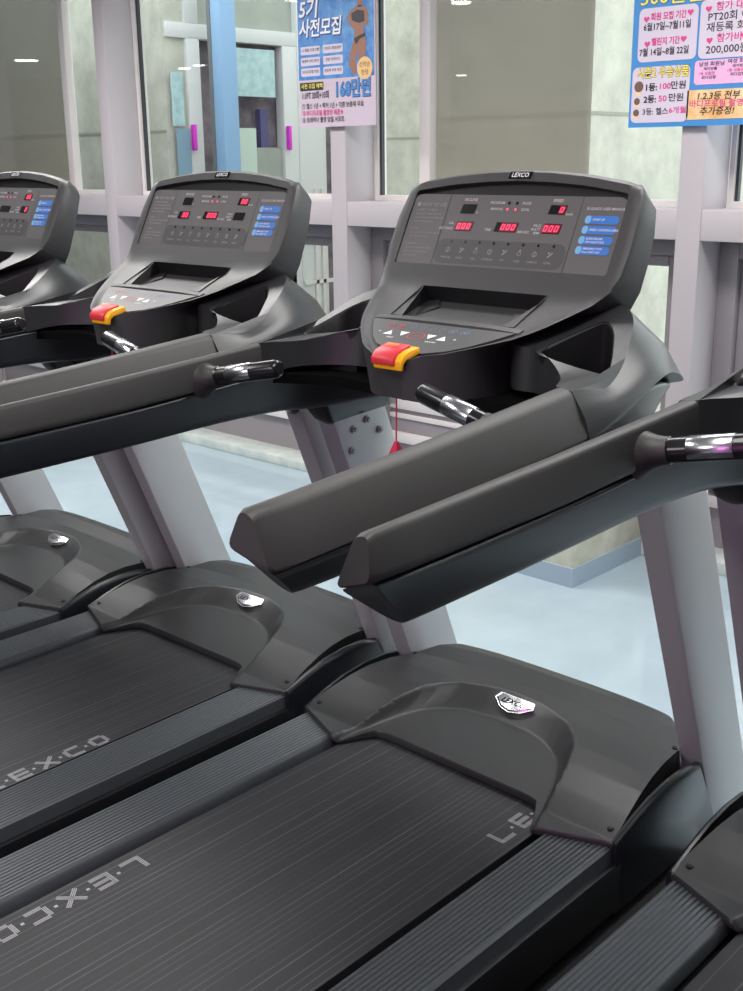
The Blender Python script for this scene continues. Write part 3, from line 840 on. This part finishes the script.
def digits(f, txt, a0, z0, z1, w_, d=.0016):
    h = PL(z1) - PL(z0); b = PL(z0) + h * .2; hh = h * .6; t = .0022
    for i, c in enumerate(txt):
        if c == ' ': continue
        x0, x1 = a0 + i * w_, a0 + i * w_ + w_ * .66; sl = .18
        S_ = {'a': (x0, b + hh - t, x1, b + hh), 'd': (x0, b, x1, b + t), 'g': (x0, b + hh / 2 - t / 2, x1, b + hh / 2 + t / 2), 'f': (x0, b + hh / 2, x0 + t, b + hh), 'e': (x0, b, x0 + t, b + hh / 2), 'b': (x1 - t, b + hh / 2, x1, b + hh), 'c': (x1 - t, b, x1, b + hh / 2)}
        for k in SEG[c]:
            u_, v_, p_, r_ = S_[k]; f.poly([(u_ + (v_ - b) * sl, v_), (p_ + (v_ - b) * sl, v_), (p_ + (r_ - b) * sl, r_), (u_ + (r_ - b) * sl, r_)], d)


def displays(parent, state):
    for k, (a0, a1, z0, z1) in DISP.items():
        txt = state.get(k, '')
        f = pf(); f.rect(a0, PL(z0), a1, PL(z1), .001, sh=.12)
        w_ = obj('display_window', f.bm, M['black_gloss'], parent)
        if txt.strip():
            n = len(txt.strip()); wd = .0135; x0 = a1 - .001 - n * wd
            f = pf(); f.rect(x0 - .002, PL(z0) + .0012, a1 - .0006, PL(z1) - .0012, .0013, sh=.12); obj('display_glow', f.bm, M['ledglow'], parent)
            f = pf(); digits(f, txt.strip(), x0 + .0008, z0, z1, wd); o = obj('display_digits', f.bm, M['led'], parent); o['label'] = 'glowing red digits'


# logo on the arched top
f = Flat((PX(1.2985) - .0005, 0, 1.2985), (0, -1, 0), PU); f.rect(-.030, -.0085, .028, .0075, .0009, sh=.2)
lg = f.done('logo_plate', M['black_gloss'], con)
f = Flat((PX(1.2985) - .0005, 0, 1.2985), (0, -1, 0), PU); f.text('LEXCO', .0, -.0005, .0138, 'CENTER', .0016, shear=.12, offset=.025)
f.done('console_logo', M['white'], con)
# stop key
bm = bmesh.new()
pr_ = [(-.150, .984), (-.178, .9795), (-.196, .973), (-.206, .962), (-.206, .943), (-.199, .942), (-.197, .955), (-.187, .962), (-.150, .970)]
loft(bm, [[(x, y, z) for x, z in pr_] for y in (-.044, .030)])
sk = part('emergency_stop_key', bm, M['yellow'], bevel=.003); sk['label'] = 'yellow stop key housing'
bm = bmesh.new()
pr_ = [(-.158, .9885), (-.178, .985), (-.199, .978), (-.211, .965), (-.211, .952), (-.204, .951), (-.201, .96), (-.19, .965), (-.158, .975)]
loft(bm, [[(x, y, z) for x, z in pr_] for y in (-.028, .032)])
part('stop_key_cap', bm, M['red'], sk, bevel=.004)['label'] = 'red stop cap'
f = Flat((-.180, .002, .9872), (0, -1, 0), (.14, 0, .05)); f.text('STOP', 0, 0, .013, 'CENTER', .0012, offset=.02); f.done('stop_lettering', M['yellow'], sk)


# belt lettering
def letters(parent, x0, y0, sgn, n0=0, n1=9, pitch=.0358, ht=.044):
    bm = bmesh.new(); zz = -.0292
    def bar(a0, b0, a1, b1):
        bm.faces.new([bm.verts.new((x0 + sgn * a, y0 + sgn * b, zz)) for a, b in ((a0, b0), (a1, b0), (a1, b1), (a0, b1))])
    def stroke(p, q):                       # three thin parallel lines
        p = Vector(p); q = Vector(q); d = (q - p).normalized(); nn = Vector((-d.y, d.x))
        for k in (-1, 0, 1):
            o_ = nn * k * .0036; h = nn * .0011
            c = [p + o_ - h, q + o_ - h, q + o_ + h, p + o_ + h]
            bm.faces.new([bm.verts.new((x0 + sgn * v.x, y0 + sgn * v.y, zz)) for v in c])
    h = ht / 2
    for i, c in enumerate(LW):
        if i < n0 or i >= n1: continue
        a = i * pitch; w_ = .042
        if c == '·': bar(a + .0165, -.0035, a + .0235, .0035); continue
        if c == 'L': stroke((a, h), (a, -h)); stroke((a, -h + .004), (a + w_, -h + .004))
        if c == 'E':
            for b in (h - .004, 0, -h + .004): stroke((a, b), (a + w_, b))
            stroke((a + .003, h), (a + .003, -h))
        if c == 'X': stroke((a, h), (a + w_, -h)); stroke((a, -h), (a + w_, h))
        if c == 'C': stroke((a + .003, h - .006), (a + .003, -h + .006)); stroke((a + .006, h - .004), (a + w_, h - .004)); stroke((a + .006, -h + .004), (a + w_, -h + .004))
        if c == 'O':
            stroke((a + .003, h - .006), (a + .003, -h + .006)); stroke((a + w_ - .003, h - .006), (a + w_ - .003, -h + .006)); stroke((a + .006, h - .004), (a + w_ - .006, h - .004)); stroke((a + .006, -h + .004), (a + w_ - .006, -h + .004))
    o = obj('belt_lettering', bm, M['belt_print'], parent); o['label'] = 'pale striped lettering on the belt'
    return o


# ---- copies of the treadmill
def copy_tree(o, parent=None):
    c = o.copy(); C.objects.link(c)
    if parent: c.parent = parent
    for ch in list(o.children): copy_tree(ch, c)
    return c


def find(root, name):
    for ch in root.children_recursive:
        if ch.name.split('.')[0] == name: return ch


def place(t, dx, y, rz, dz, pt):
    t.rotation_mode = 'XYZ'; t.rotation_euler = (0, pt, rz)
    R_ = Matrix.Rotation(rz, 4, 'Z') @ Matrix.Rotation(pt, 4, 'Y')
    t.location = Vector((dx, y, dz + H)) - R_ @ Vector((0, 0, H))


others = []
for (dx, y, rz, dz, pt, lab) in (
        (.0218, 1.006, .0114, -.001, 0, 'black treadmill second from the right among the three full consoles, left of the middle one'),
        (-.049, 1.957, -.0066, 0, 0, 'black treadmill at the far left, its console cut by the left edge of the photo'),
        (-.0291, -1.0489, -.0012, .0141, .0102, 'black treadmill nearest on the right, only its left handrail and hood corner in view')):
    c = copy_tree(T); c['label'] = lab; place(c, dx, y, rz, dz, pt); others.append(c)
t2, t3, t0 = others
t2['label'] = 'black treadmill directly left of the middle one, its right display dark and belt lettering upright'
for ch in t0.children:
    if ch.name.startswith('levelling_foot'): ch.scale = (1, 1, 1.5 if ch.location.x < 0 else 1.15)
displays(pan, {'speed': '0', 'distance': '000', 'time': '000', 'pace': '000'})
displays(find(t2, 'display_panel'), {'speed': '00', 'distance': '00', 'time': '000'})
displays(find(t3, 'display_panel'), {'speed': '00', 'pace': '0', 'distance': '00'})
displays(find(t0, 'display_panel'), {'speed': '0', 'distance': '000', 'time': '000', 'pace': '000'})
letters(belt, -.682, .243, -1); letters(belt, -.135, -.241, 1, 0, 4)
letters(find(t2, 'running_belt'), -.784, -.262, 1)
letters(find(t0, 'running_belt'), -.6, .243, -1)


# safety cords
def lanyard(px, py, label):
    bm = bmesh.new(); tube(bm, (0, 0, 0), (.001, 0, .112), .0016, n=8)
    o = obj('safety_cord', bm, M['redcord'], off=(px, py, .99 + .0)); tag(o, label, 'safety cord', 'red safety cords under the consoles')
    bm = bmesh.new(); box(bm, (-.012, -.012, -.05), (.012, .012, -.026))
    loft(bm, [[(-.012, -.012, -.026), (.012, -.012, -.026), (.012, .012, -.026), (-.012, .012, -.026)], [(-.003, -.003, .002), (.003, -.003, .002), (.003, .003, .002), (-.003, .003, .002)]])
    obj('cord_clip', bm, M['redcord'], o)
    return o


lanyard(-.172, 0, 'thin red safety cord with a red clip hanging under the middle console')
lanyard(-.150, 1.004, 'red safety cord and clip hanging under the console left of the middle one')


# ------------------------------------------------------------------ posters hung before the window
def pm(n, *c): return mat('poster_' + n, lin(*c), .45)


PM = {'paper': pm('paper', 200, 184, 198), 'blue': mat('poster_blue', lin(52, 118, 190), .45, var=(16, lin(104, 160, 208), .34, .6)), 'white': pm('white', 238, 236, 240), 'navy': pm('navy', 38, 72, 140), 'black': pm('black', 34, 32, 40),
      'pink': pm('pink', 214, 60, 140), 'skin': pm('skin', 150, 104, 84), 'cream': pm('cream', 232, 190, 130), 'card': pm('card', 208, 198, 214), 'yellow': pm('yellow', 240, 226, 90), 'skyblue': pm('skyblue', 62, 136, 200), 'rose': pm('rose', 226, 176, 214), 'gold': mat('poster_gold', lin(222, 168, 104), .45, var=(10, lin(240, 214, 170), .35, .65)), 'olive': pm('olive', 88, 112, 60), 'grey': pm('grey', 120, 110, 124), 'brown': pm('brown', 110, 84, 70)}


def poster(name, y_l, y_r, z0, z1, label, base):
    e = bxo(name, (0, y_r - y_l, 0), (.0015, 0, z1 - z0), PM[base], None, off=(1.972, y_l, z0)); tag(e, label, 'poster', 'posters hanging before the window')
    return e


def pfl(): return Flat((-.0003, 0, 0), (0, -1, 0), (0, 0, 1))
U = .00412                                  # metres of poster for one pixel of height
p1 = poster('poster', 2.516, 2.042, 1.672, 2.37, 'gym sale poster with a woman in black sportswear, left of the two posters', 'paper')
X1 = lambda cx: (290 + cx / 7.62 - 298.5) / 77.3 * .474
Y1 = lambda cy: (126 - cy / 7.62) * U
f = pfl(); f.rect(.0, Y1(585), .474 * .985, .698); o = f.done('poster_picture', PM['blue'], p1)
f = pfl()
f.text('5기', X1(75), Y1(46), .088, d=.0022, shear=.15, offset=.02, sx=1.0); f.text('사전모집', X1(75), Y1(197), .080, d=.0022, shear=.15, offset=.02, sx=.91)
f.done('title_lettering', PM['white'], p1)
f = pfl()
f.text('5기', X1(80), Y1(54), .088, d=.0014, shear=.15, offset=.05, sx=1.0); f.text('사전모집', X1(80), Y1(205), .080, d=.0014, shear=.15, offset=.05, sx=.91)
f.done('title_shadow', PM['navy'], p1)
f = pfl()
for cx in (85, 262):
    for cy in (355, 440, 523): f.rect(X1(cx), Y1(cy + 34), X1(cx + 152), Y1(cy - 30), .0014, r=.006)
f.done('caption_box', PM['card'], p1)
f = pfl()
for cx, L_ in ((85, ('1:1 맞춤 프로그램', '체계적 식단 관리', '바디프로필 지원')), (262, ('인바디 측정관리', '전문 트레이너', '운동복 무료 제공'))):
    for cy, t in zip((355, 440, 523), L_): f.text(t, X1(cx + 76), Y1(cy), .0155, 'CENTER', d=.002, offset=.01)
f.rect(X1(72), Y1(668), X1(258), Y1(605), .0014)
f.text('1:1PT 30회+10회', X1(85), Y1(712), .038, d=.002, offset=.012, sx=.66)
f.text('① 헬스 1년 + 락커 1년 + 각종 보충제 무료', X1(85), Y1(795), .0265, d=.002, offset=.01, sx=.83)
f.text('③ 트레이너 촬영 당일 서포트', X1(85), Y1(905), .0265, d=.002, offset=.01, sx=.83)
f.done('small_lettering', PM['black'], p1)
f = pfl(); f.text('사전 모집 혜택', X1(82), Y1(637), .023, d=.0024, offset=.012); f.done('banner_lettering', PM['yellow'], p1)
f = pfl(); f.text('② 바디프로필 촬영권 제공★', X1(85), Y1(850), .0265, d=.002, offset=.014, sx=.83); f.done('pink_lettering', PM['pink'], p1)
f = pfl(); f.text('168만원', X1(345), Y1(680), .082, d=.0014, offset=.05, sx=.82); f.done('price_outline', PM['navy'], p1)
f = pfl(); f.text('168만원', X1(345), Y1(680), .082, d=.0022, offset=.012, sx=.82); f.done('price_lettering', PM['skyblue'], p1)
# printed figure
f = pfl()
for body in ([(470, 190), (450, 150), (462, 110), (500, 75), (545, 60), (590, 75), (606, 130), (604, 210), (590, 225), (578, 170), (572, 250), (590, 330), (585, 430), (560, 520), (535, 500), (530, 420), (520, 400), (512, 480), (515, 560), (490, 570), (460, 500), (465, 420), (500, 300), (505, 240), (478, 210)], [(528, 70), (525, 10), (535, -30), (560, -30), (568, 10), (562, 70)]):
    f.poly([(X1(a), Y1(b)) for a, b in body], .0016)
f.done('printed_figure', PM['skin'], p1)
f = pfl(); f.poly([(X1(a), Y1(b)) for a, b in ((482, 115), (530, 90), (578, 105), (580, 180), (540, 190), (488, 165))], .0022)
f.poly([(X1(a), Y1(b)) for a, b in ((500, 300), (540, 280), (585, 265), (584, 290), (545, 305), (515, 345), (508, 330))], .0022); f.done('printed_clothing', PM['black'], p1)
f = pfl(); f.disc(X1(578), Y1(525), .046, .0026, n=20); f.done('price_burst', PM['cream'], p1)
f = pfl(); f.text('선착순', X1(578), Y1(500), .024, 'CENTER', d=.003, offset=.012); f.text('한정', X1(578), Y1(560), .024, 'CENTER', d=.003, offset=.012); f.done('burst_lettering', PM['brown'], p1)

class F2(Flat):
    def text(s, t, a, b, size, *k, sx=1, **q): Flat.text(s, t, a, b, size * .8, *k, sx=sx * 1.22, **q)


def pfl2(): return F2((-.0003, 0, 0), (0, -1, 0), (0, 0, 1))


p2 = poster('poster', .800, .20, 1.63, 2.47, 'bright blue prize contest poster with white text boxes, right of the two posters', 'skyblue')
X2 = lambda cx: (620 + cx / 6.04 - 630) / 113 * .42      # cx, cy: poster layout units
Y2 = lambda cy: (128 - cy / 6.04) * .00332
f = pfl2(); f.text('500만원 상금의 주인공', X2(100), Y2(-2), .083, d=.0012, offset=.03, sx=.92); f.done('title_outline', PM['navy'], p2)
f = pfl2(); f.text('500만원 상금의 주인공', X2(100), Y2(-2), .083, d=.002, offset=.008, sx=.92); f.done('title_lettering', PM['yellow'], p2)
f = pfl2(); f.rect(X2(100), Y2(375), X2(468), Y2(55), .001, r=.02); f.rect(X2(480), Y2(380), X2(855), Y2(40), .001, r=.02); f.rect(X2(75), Y2(745), X2(440), Y2(405), .001, r=.02); f.done('text_box', PM['card'], p2)
f = pfl2(); f.rect(X2(465), Y2(530), X2(850), Y2(388), .001, r=.012); f.done('prize_box', PM['rose'], p2)
f = pfl2(); f.rect(X2(430), Y2(735), X2(860), Y2(560), .001); f.done('gold_banner', PM['gold'], p2)


def heart(f, cx, cy, r):
    P = []
    for i in range(20):
        t = i * 2 * math.pi / 20
        P.append((X2(cx) + r * 16 * math.sin(t) ** 3 / 16, Y2(cy) + r * (13 * math.cos(t) - 5 * math.cos(2 * t) - 2 * math.cos(3 * t) - math.cos(4 * t)) / 16))
    f.poly(P, .002)


f = pfl2()
for cx, cy in ((148, 120), (420, 102), (160, 268), (387, 252), (528, 95), (812, 80), (545, 276), (745, 262)): heart(f, cx, cy, .0115)
f.text('회원 모집 기간', X2(285), Y2(112), .034, 'CENTER', d=.002, offset=.03, sx=.68); f.text('챌린지 기간', X2(275), Y2(260), .034, 'CENTER', d=.002, offset=.03, sx=.68)
f.text('참가 대상', X2(570), Y2(88), .038, d=.002, offset=.016, sx=.9); f.text('참가비', X2(585), Y2(268), .038, d=.002, offset=.016, sx=.9)
f.text('100', X2(245), Y2(528), .034, d=.002, offset=.02); f.text('50', X2(250), Y2(602), .034, d=.002, offset=.02); f.text('6개월', X2(320), Y2(676), .03, d=.002, offset=.016)
f.text('바디프로필 촬영권', X2(445), Y2(645), .034, d=.002, offset=.012, sx=.9)
f.text('1등 상품권', X2(490), Y2(466), .014, d=.002, offset=.01); f.text('1등 상품권', X2(660), Y2(456), .014, d=.002, offset=.01)
f.done('pink_lettering', PM['pink'], p2)
f = pfl2()
f.text('6월17일~7월11일', X2(280), Y2(170), .036, 'CENTER', d=.002, offset=.02, sx=.72); f.text('7월 14일~8월 22일', X2(268), Y2(320), .036, 'CENTER', d=.002, offset=.02, sx=.70)
f.text('PT20회 이상', X2(525), Y2(145), .040, d=.002, offset=.01, sx=.92); f.text('재등록 회원', X2(520), Y2(205), .040, d=.002, offset=.01, sx=.92); f.text('200,000원', X2(525), Y2(332), .042, d=.002, offset=.01, sx=.92)
f.text('남성 회원님', X2(490), Y2(412), .020, d=.002, offset=.012); f.text('여성 회원님', X2(660), Y2(404), .020, d=.002, offset=.012)
f.text('체지방률', X2(520), Y2(440), .014, d=.002, offset=.01); f.text('체지방률', X2(690), Y2(432), .014, d=.002, offset=.01); f.text('최다감량', X2(510), Y2(490), .015, d=.002, offset=.01); f.text('최다감량', X2(680), Y2(480), .015, d=.002, offset=.01)
f.text('1.2.3등 전부', X2(485), Y2(600), .036, d=.002, offset=.012, shear=.15, sx=.92); f.text('추가증정!', X2(510), Y2(690), .036, d=.002, offset=.012, shear=.15, sx=.92)
f.text('1등:', X2(158), Y2(532), .036, d=.002, offset=.03, sx=.88); f.text('2등:', X2(155), Y2(605), .036, d=.002, offset=.03, sx=.88); f.text('3등: 헬스', X2(150), Y2(680), .032, d=.002, offset=.012, sx=.88)
f.text('만원', X2(322), Y2(526), .036, d=.002, offset=.014, sx=.95); f.text('만원', X2(312), Y2(600), .036, d=.002, offset=.014, sx=.95)
f.done('black_lettering', PM['black'], p2)
f = pfl2(); f.text('시즌2 우승상품', X2(105), Y2(445), .050, d=.0014, offset=.05, sx=.66); f.done('heading_outline', PM['brown'], p2)
f = pfl2(); f.text('시즌2 우승상품', X2(105), Y2(445), .050, d=.0022, offset=.012, sx=.66); f.done('heading_lettering', PM['yellow'], p2)
f = pfl2(); f.disc(X2(120), Y2(522), .0185, .0016); f.disc(X2(112), Y2(612), .012, .0016); f.disc(X2(110), Y2(682), .012, .0016); f.done('medal_picture', PM['brown'], p2)
f = pfl2()
for cx, cy in ((118, 570), (112, 635), (108, 705)): f.poly([(X2(cx - 22), Y2(cy + 8)), (X2(cx + 22), Y2(cy + 8)), (X2(cx + 12), Y2(cy - 14)), (X2(cx - 12), Y2(cy - 14))], .0015)
f.done('medal_ribbon', PM['gold'], p2)
